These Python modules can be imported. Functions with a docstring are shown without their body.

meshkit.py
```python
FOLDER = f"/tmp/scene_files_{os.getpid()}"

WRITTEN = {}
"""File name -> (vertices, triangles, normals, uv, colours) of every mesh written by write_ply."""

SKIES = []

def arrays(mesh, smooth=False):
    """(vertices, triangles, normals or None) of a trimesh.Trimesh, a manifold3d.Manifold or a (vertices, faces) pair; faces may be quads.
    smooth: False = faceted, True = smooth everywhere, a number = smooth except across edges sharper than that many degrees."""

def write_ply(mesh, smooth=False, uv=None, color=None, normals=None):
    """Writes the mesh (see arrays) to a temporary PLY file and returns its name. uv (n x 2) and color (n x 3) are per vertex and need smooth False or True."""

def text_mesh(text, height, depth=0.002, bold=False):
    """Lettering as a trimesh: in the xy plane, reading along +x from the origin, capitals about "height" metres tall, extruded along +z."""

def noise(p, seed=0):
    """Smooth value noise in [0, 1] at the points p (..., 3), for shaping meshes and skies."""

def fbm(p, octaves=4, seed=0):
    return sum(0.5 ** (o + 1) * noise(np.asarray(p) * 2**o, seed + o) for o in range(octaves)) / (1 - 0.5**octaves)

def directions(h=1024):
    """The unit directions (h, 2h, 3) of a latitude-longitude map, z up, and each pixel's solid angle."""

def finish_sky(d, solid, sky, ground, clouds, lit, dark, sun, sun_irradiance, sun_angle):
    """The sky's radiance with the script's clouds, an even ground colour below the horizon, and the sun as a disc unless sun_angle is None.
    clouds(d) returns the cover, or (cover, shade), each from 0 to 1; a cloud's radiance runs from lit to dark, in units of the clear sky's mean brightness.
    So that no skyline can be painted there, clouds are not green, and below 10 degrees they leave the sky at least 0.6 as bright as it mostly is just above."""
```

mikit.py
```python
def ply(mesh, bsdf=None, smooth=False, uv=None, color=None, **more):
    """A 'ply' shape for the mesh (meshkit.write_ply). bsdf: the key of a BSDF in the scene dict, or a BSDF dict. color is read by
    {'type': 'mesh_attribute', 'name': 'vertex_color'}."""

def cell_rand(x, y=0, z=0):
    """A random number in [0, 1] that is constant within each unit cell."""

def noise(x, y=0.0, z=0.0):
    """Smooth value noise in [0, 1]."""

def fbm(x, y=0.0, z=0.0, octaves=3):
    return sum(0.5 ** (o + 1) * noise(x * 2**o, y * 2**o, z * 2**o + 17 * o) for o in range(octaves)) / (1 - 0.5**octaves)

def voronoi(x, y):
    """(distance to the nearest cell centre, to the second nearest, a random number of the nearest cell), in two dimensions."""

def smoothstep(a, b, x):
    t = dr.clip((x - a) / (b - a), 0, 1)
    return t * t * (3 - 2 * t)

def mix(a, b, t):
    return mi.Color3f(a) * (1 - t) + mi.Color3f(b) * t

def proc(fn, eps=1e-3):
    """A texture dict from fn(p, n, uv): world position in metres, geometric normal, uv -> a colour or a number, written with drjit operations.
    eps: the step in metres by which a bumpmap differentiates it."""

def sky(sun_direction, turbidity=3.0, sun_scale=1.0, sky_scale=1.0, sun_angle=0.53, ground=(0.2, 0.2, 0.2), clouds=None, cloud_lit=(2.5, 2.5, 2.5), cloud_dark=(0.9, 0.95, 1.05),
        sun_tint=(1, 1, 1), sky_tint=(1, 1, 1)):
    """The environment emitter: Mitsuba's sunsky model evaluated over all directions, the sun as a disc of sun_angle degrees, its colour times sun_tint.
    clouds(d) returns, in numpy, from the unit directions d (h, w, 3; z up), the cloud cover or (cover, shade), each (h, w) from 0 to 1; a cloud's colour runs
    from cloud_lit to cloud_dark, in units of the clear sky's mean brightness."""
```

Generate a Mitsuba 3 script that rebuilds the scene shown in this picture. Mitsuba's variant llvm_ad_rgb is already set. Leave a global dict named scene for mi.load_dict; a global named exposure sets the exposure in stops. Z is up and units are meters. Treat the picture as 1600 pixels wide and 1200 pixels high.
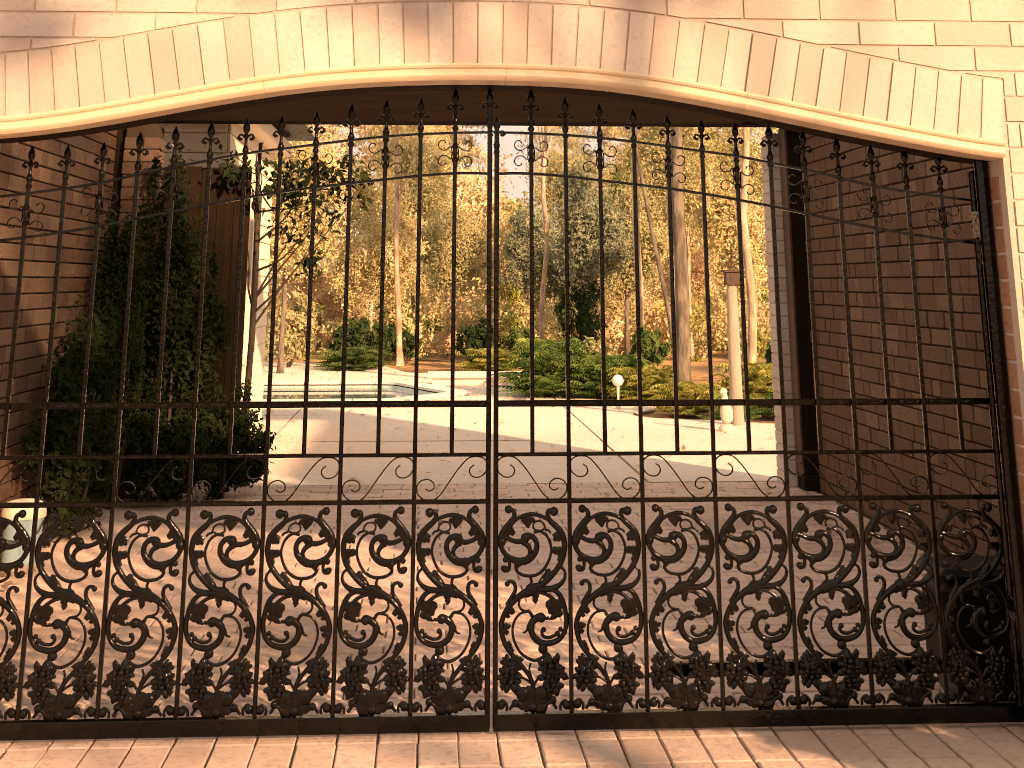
import math, random
import numpy as np, trimesh, drjit as dr, mitsuba as mi, mikit, meshkit
import manifold3d as m3
from shapely.geometry import Polygon, box as sbox, LineString
from shapely import affinity
from shapely.ops import unary_union
from mikit import proc, noise, fbm, voronoi, cell_rand, smoothstep, mix

T = mi.ScalarTransform4f
scene, labels = {}, {}
R = np.random.default_rng(7)
random.seed(7)

# ------------------------------------------------------------------ camera, sky, exposure
CO = np.array([-0.228557, -4.883866, 1.328416]); YAW, PITCH = 0.059874, 0.289985
FW = np.array([math.sin(YAW)*math.cos(PITCH), math.cos(YAW)*math.cos(PITCH), math.sin(PITCH)])
RT = np.array([math.cos(YAW), -math.sin(YAW), 0.0]); UP = np.cross(RT, FW)
scene['camera'] = {'type': 'perspective', 'fov_axis': 'x', 'fov': math.degrees(2*math.atan(800/2200)),
    'to_world': T().look_at(origin=CO.tolist(), target=(CO+FW).tolist(), up=UP.tolist()),
    'principal_point_offset_x': 0.0, 'principal_point_offset_y': (600+215.705)/1200,
    'near_clip': 0.05, 'far_clip': 2000.0}
SUN = (0.481, -0.80, 0.358)
scene['sky_light'] = mikit.sky(SUN, turbidity=4, sun_scale=1.6, sky_scale=1.0, sun_tint=(1.0, 0.79, 0.70), sky_tint=(1.0, 0.88, 0.74), sun_angle=1.2,
    clouds=lambda d: (0.96+0.04*meshkit.fbm(d*3.0, 3), 0.5*meshkit.fbm(d*3.0, 4, 5)), cloud_lit=(3.3, 2.55, 2.0), cloud_dark=(2.4, 1.86, 1.46))
exposure = 2.3

# ------------------------------------------------------------------ materials
def bs(name, d): scene[name] = d; return name
def prin(col, rough=0.7, **k):
    col = proc(col) if callable(col) else {'type': 'rgb', 'value': list(col)}
    return {'type': 'principled', 'base_color': col, 'roughness': proc(rough) if callable(rough) else rough, **k}
def bump(d, fn, scale, eps=1e-3):
    return {'type': 'bumpmap', 'arbitrary': {**proc(fn, eps)}, 'scale': scale, 'bsdf': d}
def two(d): return {'type': 'twosided', 'bsdf': d}

def iron_col(p, n, uv):
    a = fbm(p.x*40, p.y*40, p.z*40, 2)
    return mix((0.002, 0.0017, 0.0015), (0.007, 0.004, 0.0028), smoothstep(0.55, 0.85, a))
bs('iron_paint', two(bump(prin(iron_col, lambda p, n, uv: 0.06+0.07*noise(p.x*60, p.y*60, p.z*60), specular=0.3),
   lambda p, n, uv: fbm(p.x*90, p.y*90, p.z*90, 2), 0.0011)))
def brick_fn(c1, c2, dark):
    def f(p, n, uv):
        a = fbm(p.x*6, p.y*6+3, p.z*9, 3); b = fbm(p.x*70, p.y*70, p.z*70, 2)
        w = fbm(p.x*.9+5, p.y*.9, p.z*1.1, 4)
        c = mix(mix(c1, c2, a), dark, smoothstep(0.52, 0.8, b)*0.5)
        return mix(c, mi.Color3f(c1)*0.5+mi.Color3f(c2)*0.25, smoothstep(.48, .7, w)*.6)
    return f
FB = [((.48,.42,.385),(.54,.48,.44)), ((.52,.47,.435),(.57,.52,.48)), ((.44,.37,.33),(.50,.43,.385)), ((.51,.46,.43),(.55,.50,.465)), ((.47,.40,.36),(.53,.46,.42))]
def grit(k): return lambda p, n, uv: fbm(p.x*k, p.y*k, p.z*k, 3)
for i, (a, b) in enumerate(FB):
    bs(f'front_brick_{i}', bump(prin(brick_fn(a, b, (.44,.37,.32)), 0.85), grit(90), 0.003))
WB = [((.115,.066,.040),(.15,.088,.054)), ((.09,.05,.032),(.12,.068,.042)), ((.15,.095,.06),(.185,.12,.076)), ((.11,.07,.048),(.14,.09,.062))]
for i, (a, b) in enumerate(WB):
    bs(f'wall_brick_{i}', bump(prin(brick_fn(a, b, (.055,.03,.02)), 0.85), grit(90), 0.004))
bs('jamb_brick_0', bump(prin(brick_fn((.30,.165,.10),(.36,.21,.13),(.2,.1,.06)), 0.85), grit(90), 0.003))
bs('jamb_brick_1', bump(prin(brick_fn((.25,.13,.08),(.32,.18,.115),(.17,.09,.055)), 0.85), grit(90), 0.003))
bs('front_mortar', bump(prin(brick_fn((.44,.38,.33),(.50,.43,.38),(.38,.32,.27)), 0.95), grit(120), 0.004))
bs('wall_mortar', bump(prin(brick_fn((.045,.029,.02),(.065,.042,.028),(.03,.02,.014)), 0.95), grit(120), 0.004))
PV = [((.49,.37,.32),(.56,.44,.385)), ((.45,.34,.29),(.52,.40,.35)), ((.52,.41,.36),(.59,.47,.42))]
def paver_fn(a, b):
    def f(p, n, uv):
        s = fbm(p.x*1.3+2, p.y*1.3, 0.0, 3); g = fbm(p.x*60, p.y*60, p.z*60, 3)
        c = mix(mix(a, b, fbm(p.x*8, p.y*8, 1.0, 2)), (.30,.22,.17), smoothstep(0.5, 0.78, g)*0.5)
        return mix(c, (.25,.185,.145), smoothstep(0.48, 0.72, s)*0.5)
    return f
for i, (a, b) in enumerate(PV): bs(f'paver_{i}', bump(prin(paver_fn(a, b), 0.8), grit(70), 0.004))
bs('paver_joint', prin(lambda p, n, uv: mix((.07,.05,.038), (.15,.11,.08), fbm(p.x*30, p.y*30, 0.0, 2)), 0.95))
def conc(p, n, uv):
    a = fbm(p.x*0.7, p.y*0.7, 0.0, 4); b = fbm(p.x*25, p.y*25, 0.0, 3)
    return mix(mix((.47,.41,.36), (.60,.53,.47), a), (.36,.30,.25), smoothstep(0.5, 0.8, b)*0.4)
bs('concrete', bump(prin(conc, 0.85), grit(40), 0.003))
bs('coping', bump(prin((.66,.60,.54), 0.7), grit(40), 0.002))
def litter(p, n, uv):
    d1, d2, r = voronoi(p.x*9, p.y*9)
    c = mix((.20,.12,.06), (.42,.26,.12), r)
    return mix(c, (.10,.075,.045), smoothstep(0.35, 0.75, fbm(p.x*0.9, p.y*0.9, 0.0, 4)))
bs('leaf_litter', bump(prin(litter, 0.95), lambda p, n, uv: voronoi(p.x*9, p.y*9)[0], 0.03, 4e-3))
def paint(p, n, uv):
    a = fbm(p.x*5, p.y*5, p.z*22, 3)
    return mix((.52,.43,.31), (.60,.50,.37), a)
bs('trim_paint', bump(prin(paint, 0.45, specular=0.5), grit(35), 0.002))
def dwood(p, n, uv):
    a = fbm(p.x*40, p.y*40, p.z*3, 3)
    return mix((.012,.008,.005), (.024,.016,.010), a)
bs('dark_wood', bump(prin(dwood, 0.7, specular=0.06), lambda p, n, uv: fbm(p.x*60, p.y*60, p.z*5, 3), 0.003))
bs('beam_wood', bump(prin(lambda p, n, uv: mix((.006,.004,.0026), (.013,.008,.005), fbm(p.x*3, p.y*40, p.z*40, 3)), 0.75, specular=0.05), lambda p, n, uv: fbm(p.x*5, p.y*60, p.z*60, 3), 0.003))
def bark_fn(a, b):
    def f(p, n, uv):
        return mix(a, b, smoothstep(.3, .7, fbm(p.x*22, p.y*22, p.z*5, 4)))
    return f
bs('bark_grey', two(bump(prin(bark_fn((.10,.08,.06),(.22,.185,.145)), 0.9), lambda p, n, uv: fbm(p.x*30, p.y*30, p.z*8, 3), 0.02, 3e-3)))
bs('bark_pale', two(bump(prin(bark_fn((.34,.25,.17),(.60,.48,.36)), 0.9), lambda p, n, uv: fbm(p.x*30, p.y*30, p.z*8, 3), 0.01, 3e-3)))
bs('bark_dark', two(prin(bark_fn((.035,.027,.02),(.08,.06,.042)), 0.9)))
bs('leaf', {'type': 'principledthin', 'base_color': {'type': 'mesh_attribute', 'name': 'vertex_color'}, 'roughness': 0.55, 'diff_trans': 0.5})
bs('cream_wall', bump(prin(lambda p, n, uv: mix((.62,.54,.43),(.70,.62,.50), fbm(p.x*4, p.y*4, p.z*12, 3)), 0.8), grit(50), 0.002))
bs('cream_paint', prin((.74,.66,.54), 0.5))
bs('dark_paint', prin((.03,.027,.022), 0.5))
bs('window_glass', {'type': 'thindielectric'})
bs('blind', prin((.55,.50,.42), 0.35))
bs('pool_plaster', prin(lambda p, n, uv: mix((.66,.76,.74),(.76,.84,.81), fbm(p.x*3, p.y*3, p.z*3, 2)), 0.6))
bs('pool_tile', prin(lambda p, n, uv: mix((.30,.42,.39),(.42,.52,.48), cell_rand(p.x*12, p.y*12, p.z*12)), 0.25))
bs('pool_water', {'type': 'dielectric', 'int_ior': 1.33})
bs('stone_pale', bump(prin(lambda p, n, uv: mix((.56,.48,.38),(.70,.62,.52), fbm(p.x*30, p.y*30, p.z*30, 3)), 0.8), grit(60), 0.003))
bs('globe_white', prin((.80,.78,.74), 0.25))
bs('post_wood', bump(prin(lambda p, n, uv: mix((.30,.25,.20),(.44,.38,.31), fbm(p.x*40, p.y*40, p.z*4, 3)), 0.85), grit(40), 0.003))
bs('brown_wood', prin(lambda p, n, uv: mix((.05,.028,.017),(.09,.05,.03), fbm(p.x*60, p.y*60, p.z*10, 2)), 0.7))
bs('pale_blue', prin(lambda p, n, uv: mix((.25,.38,.46),(.32,.45,.52), fbm(p.x*9, p.y*9, p.z*9, 2)), 0.4))
bs('black_plastic', bump(prin((.005,.005,.005), 0.5, specular=0.15), grit(300), 0.0006))

# ------------------------------------------------------------------ helpers
USED = {}
def key_of(name, parent=None):
    full = (parent + '__' if parent else '') + name
    n = USED.get(full, 0); USED[full] = n+1
    return full if n == 0 else f'{full}_{n:03d}'
def lab(k, label=None, cat=None, group=None, kind=None):
    d = {}
    if label: d['label'] = label
    if cat: d['category'] = cat
    if group: d['group'] = group
    if kind: d['kind'] = kind
    labels[k] = d
def signed_volume(m):
    t = m.vertices[m.faces]-m.vertices.mean(0); return float(np.einsum('ij,ij->i', t[:, 0], np.cross(t[:, 1], t[:, 2])).sum())
def thing(name, label, cat, group=None, kind=None):
    k = key_of(name); lab(k, label, cat, group, kind); return k
def obj(name, mesh, m, parent=None, smooth=False, color=None, kind=None):
    k = key_of(name, parent)
    if isinstance(mesh, trimesh.Trimesh) and signed_volume(mesh) < 0: mesh = mesh.copy(); mesh.invert()
    scene[k] = mikit.ply(mesh, m, smooth=smooth, color=color)
    if kind: lab(k, kind=kind)
    return k
def put(name, d, tw, parent):
    k = key_of(name, parent); scene[k] = {**d, 'to_world': tw}; return k
def box(x0, x1, y0, y1, z0, z1):
    m = trimesh.creation.box((x1-x0, y1-y0, z1-z0)); m.apply_translation(((x0+x1)/2, (y0+y1)/2, (z0+z1)/2)); return m
def bbox(x0, x1, y0, y1, z0, z1, c=0.004):
    """box with chamfered edges"""
    p = [(x, y, z) for x in (x0, x1) for y in (y0, y1) for z in (z0, z1)]
    q = []
    for (x, y, z) in p:
        sx, sy, sz = (1 if x == x0 else -1), (1 if y == y0 else -1), (1 if z == z0 else -1)
        q += [(x+sx*c, y+sy*c, z), (x+sx*c, y, z+sz*c), (x, y+sy*c, z+sz*c)]
    return trimesh.convex.convex_hull(np.array(q))
cat = trimesh.util.concatenate
def spline(pts, n=8):
    p = np.asarray(pts, float); P = np.vstack([2*p[0]-p[1], p, 2*p[-1]-p[-2]]); out = []
    for i in range(1, len(P)-2):
        a, b, c, d = P[i-1], P[i], P[i+1], P[i+2]
        for t in np.arange(n)/n:
            out.append(0.5*((2*b)+(c-a)*t+(2*a-5*b+4*c-d)*t*t+(3*b-a-3*c+d)*t**3))
    out.append(p[-1]); return np.array(out)
def sweep2(pts, w, depth, sides=8, y=0.0):
    """planar curve (x, z) with widths w: a rounded bar with thickness depth in y"""
    p = np.asarray(pts, float); w = np.broadcast_to(w, (len(p),)); dp = np.broadcast_to(depth, (len(p),))
    t = np.gradient(p, axis=0); t /= np.linalg.norm(t, axis=1, keepdims=True)+1e-12
    nrm = np.stack([-t[:, 1], t[:, 0]], 1); a = (np.arange(sides)+.5)*2*np.pi/sides
    c, s = np.cos(a), np.sin(a)
    v = np.zeros((len(p), sides, 3))
    v[:, :, 0] = p[:, None, 0]+nrm[:, None, 0]*c[None]*w[:, None]/2
    v[:, :, 2] = p[:, None, 1]+nrm[:, None, 1]*c[None]*w[:, None]/2
    v[:, :, 1] = y+s[None]*dp[:, None]/2
    return tube_mesh(v)
def tube_mesh(v):
    n, s, _ = v.shape; i, j = np.meshgrid(np.arange(n-1), np.arange(s), indexing='ij')
    q = np.stack([i*s+j, i*s+(j+1) % s, (i+1)*s+(j+1) % s, (i+1)*s+j], -1).reshape(-1, 4)
    f = np.vstack([q[:, [0, 1, 2]], q[:, [0, 2, 3]]])
    V = np.vstack([v.reshape(-1, 3), v[0].mean(0), v[-1].mean(0)]); k = n*s
    j = np.arange(s)
    f = np.vstack([f, np.stack([(j+1) % s, j, j*0+k], 1), np.stack([(n-1)*s+j, (n-1)*s+(j+1) % s, j*0+k+1], 1)])
    m = trimesh.Trimesh(V, f, process=False)
    if signed_volume(m) < 0: m.invert()
    return m
def tube3(pts, r, sides=8):
    p = np.asarray(pts, float); r = np.broadcast_to(r, (len(p),))
    t = np.gradient(p, axis=0); t /= np.linalg.norm(t, axis=1, keepdims=True)+1e-12
    a = np.cross(t, np.where(np.abs(t[:, 2:]) < .9, [0, 0, 1.], [1., 0, 0])); a /= np.linalg.norm(a, axis=1, keepdims=True)
    b = np.cross(t, a); g = np.arange(sides)*2*np.pi/sides
    v = p[:, None]+r[:, None, None]*(np.cos(g)[None, :, None]*a[:, None]+np.sin(g)[None, :, None]*b[:, None])
    return tube_mesh(v)
def lathe(prof, n=12, c=(0, 0, 0)):
    prof = np.array(prof, float); g = np.arange(n)*2*np.pi/n
    v = np.stack([prof[:, :1]*np.cos(g), prof[:, :1]*np.sin(g), np.repeat(prof[:, 1:2], n, 1)], -1)+np.array(c)
    return tube_mesh(v)
def ball(c, r, sub=1, sc=(1, 1, 1)):
    m = trimesh.creation.icosphere(subdivisions=sub, radius=1.0); m.apply_scale(np.array(sc)*r); m.apply_translation(c); return m
def extr(poly, y0, y1):
    """polygon in (x, z) extruded from y0 to y1"""
    ms = []
    for g in getattr(poly, 'geoms', [poly]):
        if g.is_empty or g.area < 1e-6: continue
        m = trimesh.creation.extrude_polygon(g, y1-y0, engine='earcut')
        v = m.vertices.copy(); m.vertices = np.stack([v[:, 0], y1-v[:, 2], v[:, 1]], 1); ms.append(m)
    return cat(ms)
def extz(poly, z0, z1):
    ms = []
    for g in getattr(poly, 'geoms', [poly]):
        m = trimesh.creation.extrude_polygon(g, z1-z0, engine='earcut'); m.apply_translation((0, 0, z0)); ms.append(m)
    return cat(ms)
def leaves(c, nrm, size, tint, aspect=0.45, droop=0.25, rng=R):
    """leaf quads folded on the midrib: centres c, random orientation around nrm; returns (mesh, colours)"""
    n = len(c); nrm = np.asarray(nrm)+0.9*np.array(SUN); d = rng.normal(size=(n, 3)); d /= np.linalg.norm(d, axis=1, keepdims=True); d[:, 2] -= droop
    k = nrm+0.5*rng.normal(size=(n, 3)); s = np.cross(d, k); s /= np.linalg.norm(s, axis=1, keepdims=True)+1e-9
    d /= np.linalg.norm(d, axis=1, keepdims=True); u = np.cross(s, d)
    L = size*rng.uniform(.65, 1.3, n)[:, None]; W = L*aspect
    v = np.stack([c-d*L/2, c+s*W/2+u*W*.25, c+d*L/2, c-s*W/2+u*W*.25], 1).reshape(-1, 3)
    i = np.arange(n)*4; f = np.vstack([np.stack([i, i+1, i+2], 1), np.stack([i, i+2, i+3], 1)])
    return (v, f), np.repeat(tint, 4, 0)
def tints(n, pal, rng=R):
    pal = np.array(pal); a = pal[rng.integers(0, len(pal), n)]; b = pal[rng.integers(0, len(pal), n)]
    t = rng.uniform(0, 1, (n, 1)); return np.clip((a*t+b*(1-t))*rng.uniform(.75, 1.25, (n, 1)), .005, .9)
def join(parts):
    v, f, c, k = [], [], [], 0
    for (a, b), col in parts:
        v.append(a); f.append(b+k); c.append(col); k += len(a)
    return (np.vstack(v), np.vstack(f)), np.vstack(c)
# ivy etc. share one leaf material
def crown_mesh(blobs, n, size, pal, rng=R, clump=0.30, aspect=.45, soft=.85):
    """leaves in clumps spread through ellipsoids [(cx,cy,cz,rx,ry,rz)]"""
    parts = []; w = np.array([b[3]*b[4]*b[5] for b in blobs])**(2/3); w /= w.sum()
    for b, k in zip(blobs, (w*n).astype(int)):
        nc = max(6, k//70); d = rng.normal(size=(nc, 3)); d /= np.linalg.norm(d, axis=1, keepdims=True)
        cc = d*(rng.uniform(.25, 1, (nc, 1))**.5); sz = rng.uniform(.5, 1.2, nc)*clump
        pick = rng.integers(0, nc, k); o = rng.normal(size=(k, 3))*sz[pick][:, None]*.55
        q = (cc[pick]+o)*np.array(b[3:6])+np.array(b[:3])
        ct = tints(nc, pal, rng)[pick]; tn = soft*ct+(1-soft)*tints(k, pal, rng)
        parts.append(leaves(q, (cc[pick]+o)+[0, 0, .5], size, tn, aspect, rng=rng))
    return join(parts)

# ------------------------------------------------------------------ setting: ground, drive, deck, pool
g = thing('ground', 'brown leaf-littered earth around and beyond the drive', 'ground', kind='structure')
drive_poly = Polygon([(-2.35, 5.62), (2.6, 5.62), (3.5, 9.5), (2.7, 10.1), (1.75, 10.55), (2.3, 11.4), (2.55, 12.5), (2.35, 14.7), (1.9, 16.9), (-.45, 18.0), (-1.0, 20.6), (-3.2, 21.4), (-6.5, 19.0), (-7.5, 12), (-5.0, 7.2)])
drive_poly = drive_poly.buffer(.5).buffer(-.5)
pool_poly = Polygon([(-3.6, 15.5), (-.62, 15.5), (.13, 13.6), (-.60, 12.6), (-3.6, 12.45), (-4.4, 14)]).buffer(-.3).buffer(.3)
gv = sbox(-255, -115, 255, 415)
gm = extz(gv.difference(drive_poly.buffer(-.3)).difference(sbox(-2.2, -2.4, 2.2, 5.5)), -.30, -.035)
gm = gm.subdivide() if len(gm.faces) < 500 else gm
scene[g] = mikit.ply(gm, 'leaf_litter')
d = thing('concrete_drive', 'pale concrete drive and pool deck beyond the brick paving', 'pavement', kind='structure')
scene[d] = mikit.ply(extz(drive_poly.difference(pool_poly.buffer(.26)), -.28, -.012), 'paver_joint')
srs = np.random.default_rng(21)
gx, gy = [-8, -4.6, -1.55, 1.35, 4.2], [5.4, 8.35, 10.9, 13.3, 15.9, 18.4, 22]
for i in range(4):
    for j in range(6):
        sl = drive_poly.intersection(Polygon([(gx[i]+.006, gy[j]+.006), (gx[i+1]-.006, gy[j]+.006), (gx[i+1]-.006+.0, gy[j+1]-.006), (gx[i]+.006, gy[j+1]-.006)])).difference(pool_poly.buffer(.262))
        for q in getattr(sl, 'geoms', [sl]):
            if q.is_empty or q.area < .05: continue
            obj('concrete_slab', extz(q.buffer(-.004), -.2, srs.normal(0, .0012)), 'concrete', d)
lv = thing('fallen_leaves', 'dry fallen leaves scattered over the drive and paving', 'leaves', kind='stuff')
PENDING_LEAVES = lv
pl = thing('pool', 'small pale blue swimming pool let into the deck', 'pool', kind='structure')
ring = pool_poly.buffer(.02).difference(pool_poly.buffer(-.004))
obj('basin', cat([extz(pool_poly, -.95, -.85), extz(ring, -.9, -.24)]), 'pool_plaster', pl)
obj('tile_band', extz(pool_poly.difference(pool_poly.buffer(-.022)), -.24, -.012), 'pool_tile', pl)
obj('water', extz(pool_poly.buffer(-.024), -.84, -.045), 'pool_water', pl)
cp = pool_poly.buffer(.26).difference(pool_poly.buffer(-.02))
kk = 0
xs, ys = cp.bounds[0::2], cp.bounds[1::2]
outl = pool_poly.exterior; L = outl.length; N = 26
for i in range(N):
    a, b = (i+.012)*L/N, (i+.988)*L/N
    seg = LineString([outl.interpolate(t).coords[0] for t in np.linspace(a, b, 6)])
    st = seg.buffer(.26, cap_style=2).intersection(cp)
    if st.is_empty: continue
    obj('coping_stone', extz(st, .004, .035), 'coping', pl)

pv = thing('brick_paving', 'pinkish brick paving under and in front of the gate', 'pavement', kind='structure')
scene[pv] = mikit.ply(extz(sbox(-4.6, -4.2, 4.6, 5.6), -.3, -.010), 'paver_joint')
PW, PL = .122, .23
pcs = []
for r in range(-18, 25):
    y0 = -.05+r*PL
    if y0 < -4.2 or y0 > .1: continue
    xo = (.5 if r % 2 else 0)*0
    for c in range(-38, 38):
        x0 = c*PW+xo+.02
        cx, cy = x0+PW/2, y0+PL/2
        if cy > .05 and abs(cx) > 2.38: continue
        pcs.append((x0, x0+PW, y0, y0+PL, cx, cy))
nr = 44; cw_ = (5.49-.18)/nr
for r in range(nr):
    y0 = .18+r*cw_
    for c in range(-12, 12):
        x0 = c*.238+(.119 if r % 2 else 0)
        a, b = max(x0, -2.40), min(x0+.238, 2.40)
        if b-a > .03: pcs.append((a, b, y0, y0+cw_, (a+b)/2, y0+cw_/2))
for c in range(-19, 19): pcs.append((c*PW+.02, c*PW+PW+.02, 5.49, 5.60, c*PW+.08, 5.55))
def rank(q):
    d = q[5]+4.88
    vis = -.32 < q[5] and abs(q[4]+.23-.05*d) < .385*d
    return d if vis else 100+d
pcs.sort(key=rank)
rest = []
prs = np.random.default_rng(3)
for i, (x0, x1, y0, y1, cx, cy) in enumerate(pcs):
    dz, t = prs.normal(0, .0012), prs.normal(0, .0012)
    m = bbox(x0+.003+t, x1-.003+t, y0+.0035, y1-.0035, -.06, dz, .004)
    m.apply_translation((0, 0, 0))
    if i < 296: obj('paver', m, f'paver_{prs.integers(0, 3)}', pv)
    else: rest.append(m)
obj('far_pavers', cat(rest), 'paver_0', pv, kind='stuff')

# ------------------------------------------------------------------ front arch wall
bx = np.array([-3.2, -2.2, -1.594, -1.394, -1.193, -.991, -.787, -.58, -.371, -.161, .051, .264, .477, .69, .903, 1.116, 1.33, 1.543, 1.703, 2.4])
bz = np.array([1.70, 1.745, 1.781, 1.806, 1.842, 1.882, 1.919, 1.947, 1.963, 1.970, 1.970, 1.963, 1.941, 1.907, 1.866, 1.823, 1.782, 1.744, 1.715, 1.60])
from scipy.interpolate import CubicSpline
from scipy.ndimage import gaussian_filter1d
arch = CubicSpline(bx, bz)
XL, XR = -1.66, 1.688
ax = np.linspace(XL, XR, 90); az = gaussian_filter1d(arch(ax), 3, mode='nearest')
archf = lambda x: np.interp(x, ax, az)
YF, YB, TOP = -.22, .03, 2.58
hole = Polygon([(XL, -1)]+list(zip(ax, az))+[(XR, -1)])
wall_poly = sbox(-5.2, -.3, 5.2, TOP).difference(hole)
fw = thing('arch_wall', 'sunlit peach brick wall with a low arch over the gateway', 'wall')
obj('core', extr(wall_poly, YF+.0025, YB), 'front_mortar', fw)
BH, BL = .0846, .262
SOL = .205; CASE = .052
# soldier bricks along the arch
tx = np.gradient(ax); tz = np.gradient(az); ln = np.hypot(tx, tz); nx, nz = -tz/ln, tx/ln
s = np.concatenate([[0], np.cumsum(np.hypot(np.diff(ax), np.diff(az)))])
ox, oz = ax+nx*CASE, az+nz*CASE
frs = np.random.default_rng(11)
fcount = 0
def fbrick(poly, name, prox):
    global fcount
    m = extr(poly, YF-.002-prox, YF+.05)
    return obj(name, m, f'front_brick_{frs.integers(0, 5)}', fw)
sw = .0795; nsol = int((s[-1]-.0)/sw); sol_polys = []
for i in range(nsol):
    u0, u1 = i*s[-1]/nsol+.0035, (i+1)*s[-1]/nsol-.0035
    q = []
    for u, o in ((u0, 0.0), (u1, 0.0), (u1, SOL), (u0, SOL)):
        x = np.interp(u, s, ox); z = np.interp(u, s, oz); a = np.interp(u, s, nx); b = np.interp(u, s, nz)
        q.append((x+a*o+frs.normal(0, .0007), z+b*o+frs.normal(0, .001)))
    pg = Polygon(q).buffer(-.002).buffer(.002, quad_segs=1); sol_polys.append(pg)
    fbrick(pg, 'soldier_brick', abs(frs.normal(0, .0015)))
below = Polygon(list(zip(ox+nx*(SOL+.008), oz+nz*(SOL+.008)))+[(XR, -2), (XL, -2)])
below = below.union(Polygon([(XL, -2)]+[(XL, 1.75), (XR, 1.70), (XR, -2)]))
sp = unary_union(sol_polys).buffer(.006)
brick_list = []
for r in range(31):
    z0 = -.02+r*BH
    for c in range(-21, 21):
        x0 = c*BL+(BL/2 if r % 2 else 0)+.05
        b = sbox(x0+.004, z0+.0045, x0+BL-.004, z0+BH-.0045)
        if b.bounds[2] < -5.2 or b.bounds[0] > 5.2 or b.bounds[3] > TOP: continue
        b = b.difference(below).difference(sp)
        for gg in getattr(b, 'geoms', [b]):
            if gg.is_empty or gg.area < .0012: continue
            brick_list.append(gg)
rest = []
for gg in brick_list:
    cx, cz = gg.centroid.x, gg.centroid.y
    if -1.95 < cx < 2.0 and cz < 2.35: fbrick(gg, 'brick', abs(frs.normal(0, .0015)))
    else: rest.append(extr(gg, YF-.003, YF+.05))
obj('outer_bricks', cat(rest), 'front_brick_0', fw, kind='stuff')
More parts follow.
